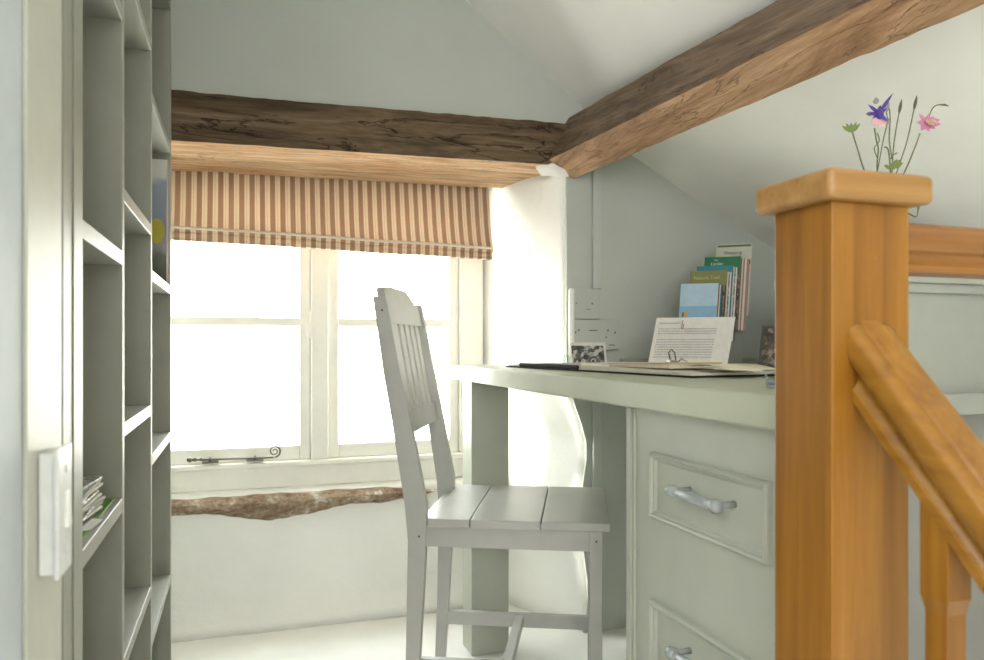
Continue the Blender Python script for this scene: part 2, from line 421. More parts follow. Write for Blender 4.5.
# ---- blind
bl = thing('roman_blind', 'striped tan and cream roman blind gathered up above the window', 'blind', (.22, 2.19, 1.32))
mb = MB(); rings = []
def drop(x): return 1.136 - .022 * (x + .28) / 1.0
for x in lin(-.29, .735, 60):
    w = .004 * noise.noise(Vector((x * 5, 0, 2))); zb = drop(x) + .004 * noise.noise(Vector((x * 4, 3, 0)))
    ft = [(2.2085, 1.333), (2.202, 1.29), (2.192 + w, 1.24), (2.184 + w, 1.20), (2.170 + w, zb + .035), (2.158 + w, zb + .012), (2.160 + w, zb + .002), (2.172 + w, zb), (2.182, zb + .012), (2.200, 1.20), (2.214, 1.333)]
    rings.append([(x, y, z) for y, z in ft])
mb.loft(rings, True, True); obj('fabric', mb, 'blind', bl)
for k, (dz, dy, m) in enumerate(((.0, .0, 'fringe'), (-.008, .008, 'blind'))):
    mb = MB(); rings = []
    for x in lin(-.288, .733, 60):
        w = .004 * noise.noise(Vector((x * 5, 0, 2))); zb = drop(x) + .004 * noise.noise(Vector((x * 4, 3, 0))) + dz
        y = 2.1545 + dy + w
        if k == 0: rings.append([(x, y, zb + .016), (x, y - .002, zb + .012), (x, y, zb + .008), (x, y + .004, zb + .012)])
        else: rings.append([(x, y, zb + .008), (x, y - .001, zb - .012 + .002 * noise.noise(Vector((x * 60, 1, 1)))), (x, y + .012, zb - .014), (x, y + .014, zb + .008)])
    mb.loft(rings, True, True); obj('hem_trim' if k == 0 else 'lower_fold', mb, m, bl)
mb = MB()
for k in range(70):
    x = -.28 + k * .0145; mb.tube([(x, 2.168, drop(x) - .012), (x + .003, 2.168, drop(x) - .019)], .0025, 5)
obj('fringe', mb, 'fringe', bl)

# ================================================================ BOOKCASE
bc = thing('bookcase', 'tall grey-green built-in bookcase with open compartments at left', 'bookcase', (-.16, .90, 0))
xf, xb = -.154, -.39; HB = 2.12
mb = MB(); mb.box((xf, .778, 0), (xb, .861, HB)); obj('end_stile', mb, 'shelf', bc, bevel=.002)
mb = MB(); mb.box((xf + .0015, .818, 0), (xf, .861, HB)); obj('stile_bead', mb, 'shelf', bc, bevel=.001)
mb = MB(); mb.box((xb, .862, 0), (xb - .012, 1.930, HB)); obj('back_board', mb, 'shelf', bc)
DIV = [(1.147, .018), (1.499, .018), (1.912, .020)]
for y, t in DIV:
    mb = MB(); mb.box((xf, y, 0), (xb, y + t, HB)); obj('upright', mb, 'shelf', bc, bevel=.0015)
bays = [(.861, 1.147, [.10, .36, .617, .961, 1.30, 1.64, 1.98]), (1.165, 1.499, [.05, .387, .720, 1.052, 1.39, 1.73]), (1.517, 1.912, [.06, .288, .625, .970, 1.302, 1.64, 1.97])]
for a, b, zs in bays:
    for z in zs:
        mb = MB(); mb.box((xf, a, z - .020), (xb, b, z)); obj('shelf', mb, 'shelf', bc, bevel=.0012)
mb = MB(); mb.box((xf - .01, .778, HB), (xb - .012, 1.930, HB + .03)); obj('top_board', mb, 'shelf', bc, bevel=.002)

# magazine in the far bay
mg = thing('magazine', 'upright magazine with blue-grey and yellow cover on far bookcase shelf', 'magazine', (-.27, 1.9, .972))
mb = MB(); mb.hexa([(-.38, 1.877, .9705), (-.158, 1.867, .9705), (-.158, 1.874, .9705), (-.38, 1.884, .9705)], [(-.38, 1.894, 1.26), (-.158, 1.884, 1.26), (-.158, 1.891, 1.26), (-.38, 1.901, 1.26)]); obj('pages', mb, 'page', mg)
def covermat(name, bands, vertical=True):
    m, nt, b = newmat(name); tc = nt.nodes.new('ShaderNodeTexCoord'); sx = nt.nodes.new('ShaderNodeSeparateXYZ')
    nt.links.new(tc.outputs['Generated'], sx.inputs[0]); nz = noise_n(nt, mapping(nt), 45, 4)
    ad = nt.nodes.new('ShaderNodeMath'); ad.operation = 'MULTIPLY_ADD'; ad.inputs[1].default_value = .12
    nt.links.new(nz, ad.inputs[0]); nt.links.new(sx.outputs['Z'], ad.inputs[2])
    sb = nt.nodes.new('ShaderNodeMath'); sb.operation = 'SUBTRACT'; sb.inputs[1].default_value = .06
    nt.links.new(ad.outputs[0], sb.inputs[0])
    nt.links.new(ramp(nt, sb.outputs[0], bands), b.inputs['Base Color']); setv(b, Roughness=.3); return m
cm = covermat('magazine_cover_print', [(0, (.06, .08, .05)), (.22, (.16, .19, .15)), (.30, (.34, .34, .36)), (.42, (.24, .26, .34)), (.80, (.30, .34, .42)), (.86, (.62, .64, .60)), (1, (.7, .7, .66))])
def lean(mb, x0, x1, z0, z1, off=.0012):
    Y = lambda x, z: 1.867 + (x + .176) / -.204 * .010 + (z - .9705) / .2895 * .017 - off
    mb.hexa([(x0, Y(x0, z0), z0), (x1, Y(x1, z0), z0), (x1, Y(x1, z0) + .001, z0), (x0, Y(x0, z0) + .001, z0)], [(x0, Y(x0, z1), z1), (x1, Y(x1, z1), z1), (x1, Y(x1, z1) + .001, z1), (x0, Y(x0, z1) + .001, z1)])
mb = MB(); lean(mb, -.38, -.160, .9705, 1.26); obj('cover', mb, cm, mg)
mb = MB(); n = 20
Yf = lambda x, z: 1.867 + (x + .176) / -.204 * .010 + (z - .9705) / .2895 * .017 - .0018
lo = [(-.180 + .016 * math.cos(2 * PI * k / n) * (1 + .15 * math.sin(3 * k)), 1.092 + .030 * math.sin(2 * PI * k / n)) for k in range(n)]
mb.hexa([(x, Yf(x, z), z) for x, z in lo], [(x, Yf(x, z) + .0006, z) for x, z in lo]); obj('cover_picture', mb, flat('yellow_print', (.50, .42, .05), .4), mg)
mb = MB(); lean(mb, -.1595, -.1575, .9705, 1.26, .002); obj('spine', mb, 'palepink', mg)
# papers on the near shelf
gl = MB(); gl.box((-.325, .905, .6175), (-.163, 1.135, .6195)); tag(obj('green_leaflet', gl, 'green_p'), 'bright green sheet lying on the bookcase shelf under the leaflet pile', 'leaflet')
gl = MB(); gl.hexa([(-.160, .95, .6197), (-.156, 1.0, .6197), (-.170, 1.01, .6197), (-.172, .945, .6197)], [(-.160, .95, .6205), (-.156, 1.0, .6205), (-.170, 1.01, .6205), (-.172, .945, .6205)])
tag(obj('paper_slip', gl, 'white_p'), 'small white paper slip on the front edge of the shelf beside green sheet', 'paper')
z = .6197
NP = 11
for k in range(NP):
    h = random.uniform(.0034, .0046); a = random.uniform(-.12, .12); cx, cy = -.215 + random.uniform(-.004, .004), 1.0 + random.uniform(-.007, .007)
    fo = MB(); w, l = .044, .066
    def rot(x, y): return (cx + x * math.cos(a) - y * math.sin(a), cy + x * math.sin(a) + y * math.cos(a))
    tl = random.uniform(-.0012, .0012)
    prof = []
    for (x, y) in ((w, -l), (w, l), (-w, l), (-w, -l)):
        X, Y = rot(x, y); prof.append((X, Y))
    fo.hexa([(X, Y, z) for X, Y in prof], [(X, Y, z + h * .9) for X, Y in prof])
    o = obj('folded_leaflet', fo, ['mag', 'page', 'ink'][[0, 1, 2, 0, 2, 1, 0][k % 7]] if k else 'inkdark', bevel=.0012)
    pos = 'bottom' if k == 0 else ('topmost' if k == NP - 1 else None)
    tag(o, ('folded grey and white leaflet, %s of the pile on the bookcase shelf' % pos) if pos else 'folded grey and white leaflet inside the pile on the bookcase shelf', 'leaflet', 'folded leaflets piled on the bookcase shelf')
    z += h

# light switch on the door lining
sw = thing('light_switch', 'white surface-mounted light switch on the pale door lining at far left', 'light switch', (-.137, .63, .66))
mb = MB(); mb.box((-.1365, .609, .664), (-.126, .647, .752)); obj('back_box', mb, 'plastic', sw, bevel=.0015)
mb = MB(); mb.box((-.126, .606, .661), (-.1225, .650, .755)); obj('face_plate', mb, 'plastic', sw, bevel=.0012)
mb = MB(); mb.hexa([(-.1226, .623, .695), (-.1226, .636, .695), (-.1226, .636, .721), (-.1226, .623, .721)], [(-.1195, .623, .695), (-.1195, .636, .695), (-.1212, .636, .721), (-.1212, .623, .721)]); obj('rocker', mb, 'white_p', sw, bevel=.001)
for zz in (.678, .738):
    mb = MB(); mb.lathe([(.003, 0), (.003, .001), (.001, .0015)], (-.1226, .628, zz), (1, 0, 0), 10); obj('screw', mb, 'plastic', sw)

# ================================================================ DESK
dk = thing('desk', 'pale grey-green built-in desk with wide top and leg panel beside the window', 'desk', (.9, 1.4, 0))
mb = MB(); tp = [(.566, .66), (.695, .66), (1.27, 1.26), (1.27, 1.575), (1.60, 1.575), (1.60, 1.944), (.868, 1.944), (.845, 2.03), (.566, 2.034)]
mb.hexa([(x, y, .734) for x, y in tp], [(x, y, .774) for x, y in tp]); obj('desktop', mb, 'desktop', dk, bevel=.003)
mb = MB(); mb.box((.586, 1.902, 0), (.692, 1.985, .734)); obj('leg', mb, 'desk', dk, bevel=.002)
mb = MB(); mb.box((1.05, 1.925, .7745), (1.60, 1.944, .790)); obj('upstand', mb, 'desk', dk, bevel=.002)
cab = thing('drawer_unit', 'grey-green pedestal of drawers under the right end of the desk', 'drawer unit', (.8, .85, 0))
mb = MB(); cp = [(.59, .665), (.695, .665), (1.04, 1.037), (.59, 1.037)]; mb.hexa([(x, y, 0) for x, y in cp], [(x, y, .733) for x, y in cp]); obj('carcass', mb, 'desk', cab, bevel=.0015)
mb = MB(); mb.box((.586, 1.038, 0), (1.10, 1.062, .733)); mb.box((.583, 1.043, 0), (.586, 1.057, .733)); obj('side_panel', mb, 'desk', cab, bevel=.0015)
def moulding(mb, y0, y1, z0, z1, w=.014, X=.59):
    # stepped moulding ring swept round a rectangle (profile across the ring: outer -> inner)
    pf = [(0, 0), (.0008, -.007), (.0035, -.011), (.0065, -.0095), (.0075, -.0055), (.0105, -.005), (w, -.001), (w, 0)]
    rings = []
    for cy, cz, sy, sz in ((y0, z0, 1, 1), (y1, z0, -1, 1), (y1, z1, -1, -1), (y0, z1, 1, -1), (y0, z0, 1, 1)):
        rings.append([(X + dx, cy + sy * t, cz + sz * t) for t, dx in pf])
    mb.loft(rings, False, False)
for z1 in (.6700, .4485, .227):
    z0 = z1 - .098; y0, y1 = .720, .985
    mb = MB(); mb.box((.5885, y0 + .012, z0 + .012), (.5905, y1 - .012, z1 - .012)); moulding(mb, y0, y1, z0, z1)
    dr = obj('drawer', mb, 'desk', cab)
    zc = (z0 + z1) / 2 + .009; mb = MB()
    hx = .560; prof = [(.002, 0), (.0085, .003), (.010, .009), (.0085, .015), (.005, .0175), (.0075, .020), (.0055, .023), (.0075, .035), (.0088, .058), (.0075, .081), (.0055, .093), (.0075, .096), (.005, .0985), (.0085, .101), (.010, .107), (.0085, .113), (.002, .116)]
    fi = []
    for (r0, h0), (r1, h1) in zip(prof, prof[1:]): fi += [(r0 + (r1 - r0) * t / 3, h0 + (h1 - h0) * t / 3) for t in range(3)]
    mb.lathe([(r * .92, h) for r, h in fi] + [(.002, .116)], (hx, .780, zc), (0, 1, 0), 20)
    for yy in (.789, .887): mb.tube([(hx, yy, zc), (.5885, yy, zc)], [.004, .0045], 10)
    obj('handle', mb, 'handle', dr)

# ================================================================ CHAIR
ch = thing('dining_chair', 'grey painted wooden chair with slatted back and planked seat at desk', 'chair', (.382, 1.554, 0), math.atan2(-.432, .909))
pf = [(-.055, -.029, 0), (-.049, -.018, .169), (-.0445, -.005, .409), (-.0515, -.004, .486), (-.081, -.041, .674), (-.098, -.060, .767), (-.119, -.089, .9155), (-.122, -.094, .935)]
for y0 in (0, .353):
    mb = MB(); mb.loft([[(a, y0, z), (b, y0, z), (b, y0 + .022, z), (a, y0 + .022, z)] for a, b, z in pf]); obj('rear_leg', mb, 'chair', ch, True, .0015)
for y0 in (.002, .345):
    mb = MB(); mb.loft([[(.342, y0, z), (.342 + w, y0, z), (.342 + w, y0 + w, z), (.342, y0 + w, z)] for w, z in ((.025, 0), (.027, .3), (.028, .442))]); obj('front_leg', mb, 'chair', ch, True, .0015)
for x0, x1 in ((.001, .0905), (.0925, .2405), (.2425, .385)):
    mb = MB(); mb.box((x0, -.010, .443), (x1, .385, .461)); obj('seat_plank', mb, 'chair', ch, True, .002)
for a, b in (((-.012, .004, .398), (.345, .020, .443)), ((-.012, .357, .398), (.345, .373, .443)), ((.350, .028, .398), (.366, .348, .443)), ((-.030, .022, .398), (-.014, .353, .443))):
    mb = MB(); mb.box(a, b); obj('apron', mb, 'chair', ch, True, .001)
for y0, z0, z1 in ((.004, .127, .157), (.355, .100, .135)):
    mb = MB(); mb.box((-.030, y0, z0), (.350, y0 + .016, z1)); obj('side_stretcher', mb, 'chair', ch, True, .002)
mb = MB(); mb.hexa([(.156, .02, .130), (.178, .02, .130), (.178, .355, .108), (.156, .355, .108)], [(.156, .02, .155), (.178, .02, .155), (.178, .355, .133), (.156, .355, .133)]); obj('cross_stretcher', mb, 'chair', ch, True, .002)
def bx_at(z):      # centre line of the posts
    for (a, b, z0), (c, d, z1) in zip(pf, pf[1:]):
        if z <= z1: t = (z - z0) / (z1 - z0); return (a + b) / 2 * (1 - t) + (c + d) / 2 * t
    return (pf[-1][0] + pf[-1][1]) / 2 - (z - .935) * .2
mb = MB(); top = [(.022, .948), (.028, .956), (.09, .962), (.235, .962), (.300, .938), (.310, .932), (.353, .931)]
lo = []; hi = []
for y, z in [(.022, .878)] + top + [(.353, .878)]:
    x = bx_at(z); lo.append((x - .009, y, z)); hi.append((x + .009, y, z))
mb.hexa(lo, hi); obj('crest_rail', mb, 'chair', ch, True, .001)
mb = MB(); a, b = bx_at(.635), bx_at(.683)
mb.hexa([(a - .009, .022, .635), (a + .009, .022, .635), (a + .009, .353, .635), (a - .009, .353, .635)], [(b - .009, .022, .683), (b + .009, .022, .683), (b + .009, .353, .683), (b - .009, .353, .683)]); obj('lower_back_rail', mb, 'chair', ch, True, .001)
for k in range(5):
    yc = .022 + .331 * (k + 1) / 6; a, b = bx_at(.680), bx_at(.88)
    mb = MB(); mb.hexa([(a - .006, yc - .0165, .680), (a + .006, yc - .0165, .680), (a + .006, yc + .0165, .680), (a - .006, yc + .0165, .680)], [(b - .006, yc - .0165, .882), (b + .006, yc - .0165, .882), (b + .006, yc + .0165, .882), (b - .006, yc + .0165, .882)]); obj('back_slat', mb, 'chair', ch, True, .001)
for x, z in ((-.101, .905), (-.02, .42), (.356, .42)):
    mb = MB(); y = 0 if x < .3 else .002; mb.lathe([(.0022, 0), (.0022, .0008)], (x, y - .0006, z), (0, 1, 0), 10); obj('screw_hole', mb, 'dark', ch, True)

# ================================================================ BALUSTRADE
nw = thing('newel_post', 'orange pine newel post with flat square cap at the stairhead', 'newel post', (.532, .56, 0))
mb = MB(); mb.box((.4905, .522, -.35), (.5785, .597, .957)); obj('post', mb, 'pine_z', nw, bevel=.0022, seg=3)
mb = MB(); mb.box((.4758, .508, .9565), (.594, .609, .983)); obj('cap', mb, 'pine_cap', nw, bevel=.0065, seg=4)
mb = MB(); mb.lathe([(.0028, 0), (.0028, .0006)], (.539, .5215, .906), (0, 1, 0), 12); obj('pellet', mb, 'pine_x', nw)
HP = [(0, .0245), (.0105, .0240), (.0125, .0215), (.0185, .0215), (.0240, .0190), (.0262, .0135), (.0262, .004), (.0225, -.003), (.0165, -.0065), (.0150, -.0115), (.0185, -.0160), (.0215, -.0175), (.0215, -.0245)]
def refine(P_):
    out = []
    for i in range(len(P_) - 1):
        p0, p1, p2, p3 = [Vector(P_[j]) for j in (max(i - 1, 0), i, i + 1, min(i + 2, len(P_) - 1))]
        for k in range(4):
            t = k / 4; out.append(tuple(.5 * ((2 * p1) + (p2 - p0) * t + (2 * p0 - 5 * p1 + 4 * p2 - p3) * t * t + (3 * p1 - p0 - 3 * p2 + p3) * t ** 3)))
    return out + [P_[-1]]
HP = HP[:3] + refine(HP[2:11])[1:] + HP[11:]
HP = HP + [(-x, y) for x, y in HP[::-1]][:-1]
ang = math.radians(47); hd = Vector((0, -math.cos(ang), -math.sin(ang))); hn = Vector((0, -math.sin(ang), math.cos(ang)))
def hring(Y, X=.5335, Z0=.8165):
    c = Vector((X, .5215, Z0)) + hd * ((.5215 - Y) / math.cos(ang)); r = []
    for x, h in HP:
        p = c + Vector((x, 0, 0)) + hn * h
        p += hd * ((p.y - Y) / math.cos(ang))     # keep the mitre plumb to the post face
        r.append(p)
    return r
mb = MB(); mb.loft([hring(Y) for Y in lin(.5215, -.75, 8)], True, True); hr = obj('handrail', mb, 'pine_y'); hr.modifiers.new('arris', 'EDGE_SPLIT').split_angle = math.radians(38)
tag(hr, 'sloping orange pine stair handrail running down from the newel post', 'handrail')
mb = MB(); mb.loft([[(x, .563 - p * .85, .9240 + h) for p, h in HP] for x in (.579, 1.0, 1.5, 1.898)]); o = obj('landing_rail', mb, 'pine_x', bevel=.0015)
tag(o, 'horizontal orange pine rail behind the newel post above the panelled cupboard', 'rail')
slope = math.tan(ang)
def top_z(Y): return .8165 - (.5215 - Y) * slope - .0245 / math.cos(ang)
base = None
for k, Y in enumerate((.442, .332, .222)):
    zt = top_z(Y); zs = -.02 - (.5215 - Y) * slope
    if base is None:
        base = thing('baluster', '', 'baluster', (.5265, Y, zs))
        bm_ = MB()
        def sq(z, h): return [(-h, -h, z), (h, -h, z), (h, h, z), (-h, h, z)]
        H = zt - zs
        tb = [(x, y, H + y * slope) for x, y, _ in sq(0, .0125)]
        bm_.loft([sq(.0, .0125), sq(.10, .0125), sq(.112, .0100), sq(H - .075, .0100), sq(H - .063, .0125), tb]); obj('shaft', bm_, 'pine_z', base, True, .0008)
        o = base
    else:
        o = base.copy(); C.objects.link(o); o.location = (.5265, Y, zs)
        for c in base.children:
            d = c.copy(); C.objects.link(d); d.parent = o
    tag(o, ['chamfered orange pine baluster under the handrail, nearest the newel post', 'second orange pine baluster from the newel post, lower on the stair', 'third orange pine baluster from the newel post, lowest'][k], 'baluster', 'balusters under the stair handrail')
mb = MB(); y0, y1 = .497, -.9
mb.hexa([(.512, y0, -.36), (.541, y0, -.36), (.541, y1, -.36 - (y0 - y1) * slope), (.512, y1, -.36 - (y0 - y1) * slope)], [(.512, y0, -.015), (.541, y0, -.015), (.541, y1, -.015 - (y0 - y1) * slope), (.512, y1, -.015 - (y0 - y1) * slope)])
tag(obj('stair_string', mb, 'pine_y', bevel=.002), 'sloping pine board carrying the balusters beside the stair', 'stair string')

# painted cupboard beyond the landing rail
cu = thing('low_cupboard', 'pale green painted cupboard with recessed panel behind the landing rail', 'cupboard', (1.6, 1.3, .68))
mb = MB(); mb.box((1.30, 1.32, .665), (1.898, 1.56, .975)); obj('body', mb, 'panel', cu, bevel=.002)
mb = MB(); mb.box((1.28, 1.29, .972), (1.898, 1.56, .995)); obj('top_board', mb, 'panel', cu, bevel=.003)
mb = MB(); mb.box((1.30, 1.305, .950), (1.898, 1.32, .972)); mb.box((1.30, 1.305, .665), (1.36, 1.32, .950)); obj('face_frame', mb, 'panel', cu, bevel=.002)
mb = MB(); mb.box((1.30, 1.285, .668), (1.898, 1.32, .718)); obj('plinth_board', mb, 'panel', cu, bevel=.004)

# ================================================================ SOCKETS, TRUNKING
def socket(name, label, x0, x1, z0, z1, slots):
    s = thing(name, label, 'socket', ((x0 + x1) / 2, 1.95, z0))
    mb = MB(); mb.box((x0 + .003, 1.9495, z0 + .003), (x1 - .003, 1.932, z1 - .003)); obj('back_box', mb, 'socket', s, bevel=.001)
    mb = MB(); mb.box((x0, 1.932, z0), (x1, 1.928, z1)); obj('face_plate', mb, 'socket', s, bevel=.0015)
    for (sx, sz, w, h, n) in slots:
        mb = MB(); mb.box((sx - w / 2, 1.9283, sz - h / 2), (sx + w / 2, 1.9272, sz + h / 2)); obj(n, mb, 'dark' if n != 'switch_rocker' else 'socket', s)
    return s
zc = .948
socket('wall_socket', 'small square wall plate, upper of the two beside the window recess', .893, .979, .905, .991, [(.905, zc, .003, .004, 'screw'), (.955, zc, .004, .004, 'screw'), (.942, zc - .016, .012, .0015, 'label_mark'), (.918, zc + .004, .006, .016, 'switch_rocker')])
zc = .860
socket('double_socket', 'double wall socket below the square wall plate behind the desk', .897, 1.043, .816, .902, [(.913, zc + .012, .004, .005, 'pin_slot'), (.903, zc + .006, .003, .005, 'screw'), (.958, zc + .012, .028, .002, 'rating_mark'), (1.005, zc + .012, .004, .005, 'pin_slot'), (1.028, zc + .006, .003, .005, 'screw'), (1.018, zc - .030, .020, .002, 'pin_slot'), (1.0, zc - .008, .004, .003, 'pin_slot')])
tr = thing('cable_trunking', 'narrow painted cable trunking running down the wall through the sockets', 'trunking', (.977, 1.945, 0))
mb = MB(); mb.box((.964, 1.9495, .992), (.990, 1.938, 1.37)); obj('upper_trunking', mb, 'trunk', tr, bevel=.001)
mb = MB(); mb.box((.964, 1.9495, .0), (.990, 1.938, .733)); obj('lower_trunking', mb, 'trunk', tr, bevel=.001)
mb = MB(); mb.tube([(.884, 1.915, .775), (.884, 1.915, .984), (.884, 1.915, .990)], [.0085, .0085, .004], 14)
tag(obj('plastic_rod', mb, 'white_p'), 'slim white upright plastic rod standing at the left edge of the sockets', 'rod')

# ================================================================ THINGS ON THE DESK
TZ = .7745
bk = thing('open_book', 'large open landscape book with dark cover and cream pages on the desk', 'book', (.726, 1.09, TZ), math.atan2(.12, .992))
mb = MB(); mb.box((-.006, -.006, 0), (.215, .338, .003)); mb.box((-.006, .338, 0), (.215, .352, .003)); mb.box((-.006, .352, 0), (.215, .690, .003)); obj('cover', mb, 'black', bk, True, .0008)
def pages(y0, y1, h0, h1, arch):
    m_ = MB(); rings = []
    for k in range(13):
        t = k / 12; y = y0 + (y1 - y0) * t; h = h0 + (h1 - h0) * t + arch * math.sin(PI * min(1, t * 1.0)) * .6
        rings.append([(0, y, .0032), (.208, y, .0032), (.208, y, .0032 + h), (0, y, .0032 + h)])
    m_.loft(rings, True, False); return m_
obj('right_page_block', pages(0, .344, .004, .009, .003), 'page', bk, True)
obj('left_page_block', pages(.346, .684, .013, .003, .004), 'page', bk, True)
mb = MB(); mb.box((-.006, .352, .0031), (-.0002, .62, .0125)); obj('rolled_cover_edge', mb, 'black', bk, True, .003)
# ring fitting at the fold
mb = MB()
for x in (.03,):
    mb.tube([(x + 0, .345 + .010 * math.cos(a), .016 + .010 * math.sin(a)) for a in lin(0, PI, 12)], .0012, 6)
obj('binder_ring', mb, 'metal', bk, True)
tb = thing('tan_notebook', 'thin tan card folder lying on the open book', 'folder', (.726, 1.24, .7875), math.atan2(.12, .992))
mb = MB(); mb.hexa([(0, -.07, 0), (.12, -.07, 0), (.12, .12, 0), (0, .12, 0)], [(0, -.07, .0075), (.12, -.07, .0075), (.12, .12, .004), (0, .12, .004)]); obj('folder_leaves', mb, 'page', tb, True)
mb = MB(); mb.hexa([(-.003, -.072, .0075), (.12, -.072, .0075), (.12, .12, .004), (-.003, .12, .004)], [(-.003, -.072, .0105), (.12, -.072, .0105), (.12, .12, .0055), (-.003, .12, .0055)]); obj('cover', mb, 'tan', tb, True)
bc_ = thing('metal_clip', 'small metal wire clip standing on the end of the tan folder', 'clip', (.742, 1.175, .799))
mb = MB(); mb.box((.736, 1.172, .7982), (.752, 1.186, .803)); obj('clip_jaw', mb, 'metal', bc_, bevel=.001)
mb = MB(); mb.tube([(.740, 1.178, .803), (.738, 1.180, .816), (.741, 1.176, .822), (.746, 1.173, .816), (.748, 1.172, .803)], .0013, 8); obj('wire_loop', mb, 'iron', bc_)
mb = MB(); mb.tube([(.748, 1.165, .7995), (.746, 1.150, .806), (.75, 1.14, .800)], .0016, 8); obj('side_loop', mb, 'metal', bc_)
mb = MB(); rings = []
for t in lin(0, 1, 10):
    y = 1.165 - .13 * t; z = .7915 + .007 * math.sin(PI * t) * (1 - t * .4) - .003 * t
    rings.append([(.765, y, z), (.87, y + .012, z), (.87, y + .012, z + .0008), (.765, y, z + .0008)])
mb.loft(rings, True, True); tag(obj('loose_page', mb, flat('cream_page', (.62, .59, .42), .7)), 'curled cream loose page resting on the right side of open book', 'paper')

# leaning printed card
Lx = Vector((.77, -.638, 0)); Nb = Vector((.638, .77, 0))
def slab(mb, o, w, h, lean, t=.0015, off=0.0, side=.010):
    """upright slab: o bottom-left, width along Lx, leaning back by `lean`"""
    o = Vector(o) - Nb * off; u = Vector((0, 0, 1)) * math.sqrt(max(0, h * h - lean * lean)) + Nb * lean + Lx * side
    q = [o, o + Lx * w, o + Lx * w + Nb * t, o + Nb * t]
    mb.hexa(q, [p + u for p in q]); return u.normalized()
cd = thing('printed_card', 'white card printed with grey text propped up behind the open book', 'card', (.972, 1.64, TZ))
O = Vector((.966, 1.642, TZ + .001)); mb = MB(); up = slab(mb, O, .190, .128, .034, .002, 0, .018); obj('card', mb, 'paper', cd)
mb = MB()
def strip(mb, o, u, s, v, w, h, off=.0006):
    p = o + Lx * s + u * v - Nb * off - Vector((0, 0, 0))
    mb.face([p, p + Lx * w, p + Lx * w + u * h, p + u * h])
random.seed(3)
def textrows(mb, o, u, rows, s0, s1, h, wl=(.002, .006), off=.0012):
    for v in rows:
        s = s0
        while s < s1:
            w = random.uniform(*wl); w = min(w, s1 - s)
            strip(mb, o, u, s, v, w, h, off); s += w + .0015
textrows(mb, O, up, [.113], .010, .062, .0030, (.02, .03)); textrows(mb, O, up, [.098, .092, .086], .010, .152, .0026)
textrows(mb, O, up, [.070, .0635, .057, .0505, .044, .0375, .031, .0245], .010, .150, .0028)
obj('printed_text', mb, 'ink', cd)
mb = MB(); mb.hexa([tuple(O + Lx * s + Nb * a + Vector((0, 0, b))) for s, a, b in ((.07, .04, 0), (.12, .04, 0), (.12, .10, 0), (.07, .10, 0))], [tuple(O + Lx * s + Nb * a + Vector((0, 0, b))) for s, a, b in ((.07, .025, .06), (.12, .025, .06), (.12, .032, .06), (.07, .032, .06))]); obj('easel_back', mb, 'paper', cd)
mb = MB(); p = O + Lx * .066 + up * .122
mb.tube([p - Nb * .003, p - Nb * .003 + up * -.022], .0009, 6); mb.tube([p - Nb * .003 + up * -.022, p - Nb * .003 + up * -.022 + Lx * .004, p - Nb * .003 + up * -.010 + Lx * .004], .0009, 6)
tag(obj('paper_clip', mb, 'twine'), 'thin red paper clip on the top edge of the printed card', 'paper clip')

# tiered leaflet rack with leaflets
rk = thing('leaflet_rack', 'dark stepped leaflet rack standing on the desk behind printed card', 'leaflet rack', (1.2, 1.77, TZ))
O0 = Vector((1.108, 1.737, TZ)); stepv = Vector((.180, .090, 0)); 
tiers = [(0, .012), (.25, .050), (.42, .066), (.64, .095), (.98, .138)]
TH = [b for a, b in tiers]
for (a, h), (a2, _) in zip(tiers, tiers[1:] + [(1.02, 0)]):
    mb = MB(); p = O0 + stepv * a - Nb * .006; q = O0 + stepv * a2 - Nb * .0065; w = .080
    base_ = [p, p + Lx * w, q + Lx * w, q]
    mb.hexa([tuple(v) for v in base_], [tuple(v + Vector((0, 0, h - .0015))) for v in base_]); obj('tier', mb, 'socket', rk)
BL = {}
def leaflet(t, zoff, mats_, w=.098, h=.212, th=.0022, name='leaflet'):
    p = O0 + stepv * t + Vector((0, 0, zoff)); m_ = MB(); u = slab(m_, p, w, h, .036, th)
    return p, u, obj(name, m_, mats_)
def printed(t, zoff, mat_, label, bands=None, name='leaflet', grp='leaflets in the rack on the desk'):
    r = thing(name, label, 'leaflet', tuple(O0 + stepv * t + Vector((0, 0, zoff))), 0, grp)
    p = O0 + stepv * t + Vector((0, 0, zoff)); m_ = MB(); u = slab(m_, p, .098, .212, .036, .0022); obj('paper', m_, mat_, r)
    return r, p, u
def area(r, nm, p, u, s, v, w, h, mat_, off=.0009):
    m_ = MB(); strip(m_, p, u, s, v, w, h, off); return obj(nm, m_, mat_, r)
def words_on(r, txt, p, u, s, v, size, mat_, off=.0016):
    cu_ = bpy.data.curves.new('lettering', 'FONT'); cu_.body = txt; cu_.size = size; cu_.offset = size * .008
    t = bpy.data.objects.new('lettering', cu_); C.objects.link(t)
    z_ = Lx.cross(u); mt = Matrix((Lx, u, z_)).transposed().to_4x4(); mt.translation = p + Lx * s + u * v - Nb * off
    dg = bpy.context.evaluated_depsgraph_get(); me = bpy.data.meshes.new_from_object(t.evaluated_get(dg))
    bpy.data.objects.remove(t); me.transform(world(r).inverted() @ mt)
    o_ = bpy.data.objects.new('lettering', me); C.objects.link(o_); me.materials.clear(); me.materials.append(mat_); o_.parent = r; return o_
blue = flat('leaflet_sky_blue', (.22, .42, .60), .35); pblue = flat('leaflet_pale_blue', (.40, .56, .68), .35)
olive = flat('leaflet_olive', (.20, .20, .05), .4); oliveL = flat('leaflet_olive_light', (.48, .46, .22), .4); teal = flat('leaflet_teal', (.02, .20, .26), .35)
green = flat('leaflet_deep_green', (.0, .16, .055), .35); pgreen = flat('leaflet_pale_text', (.55, .72, .55), .4); cream = flat('leaflet_cream', (.55, .56, .46), .4)
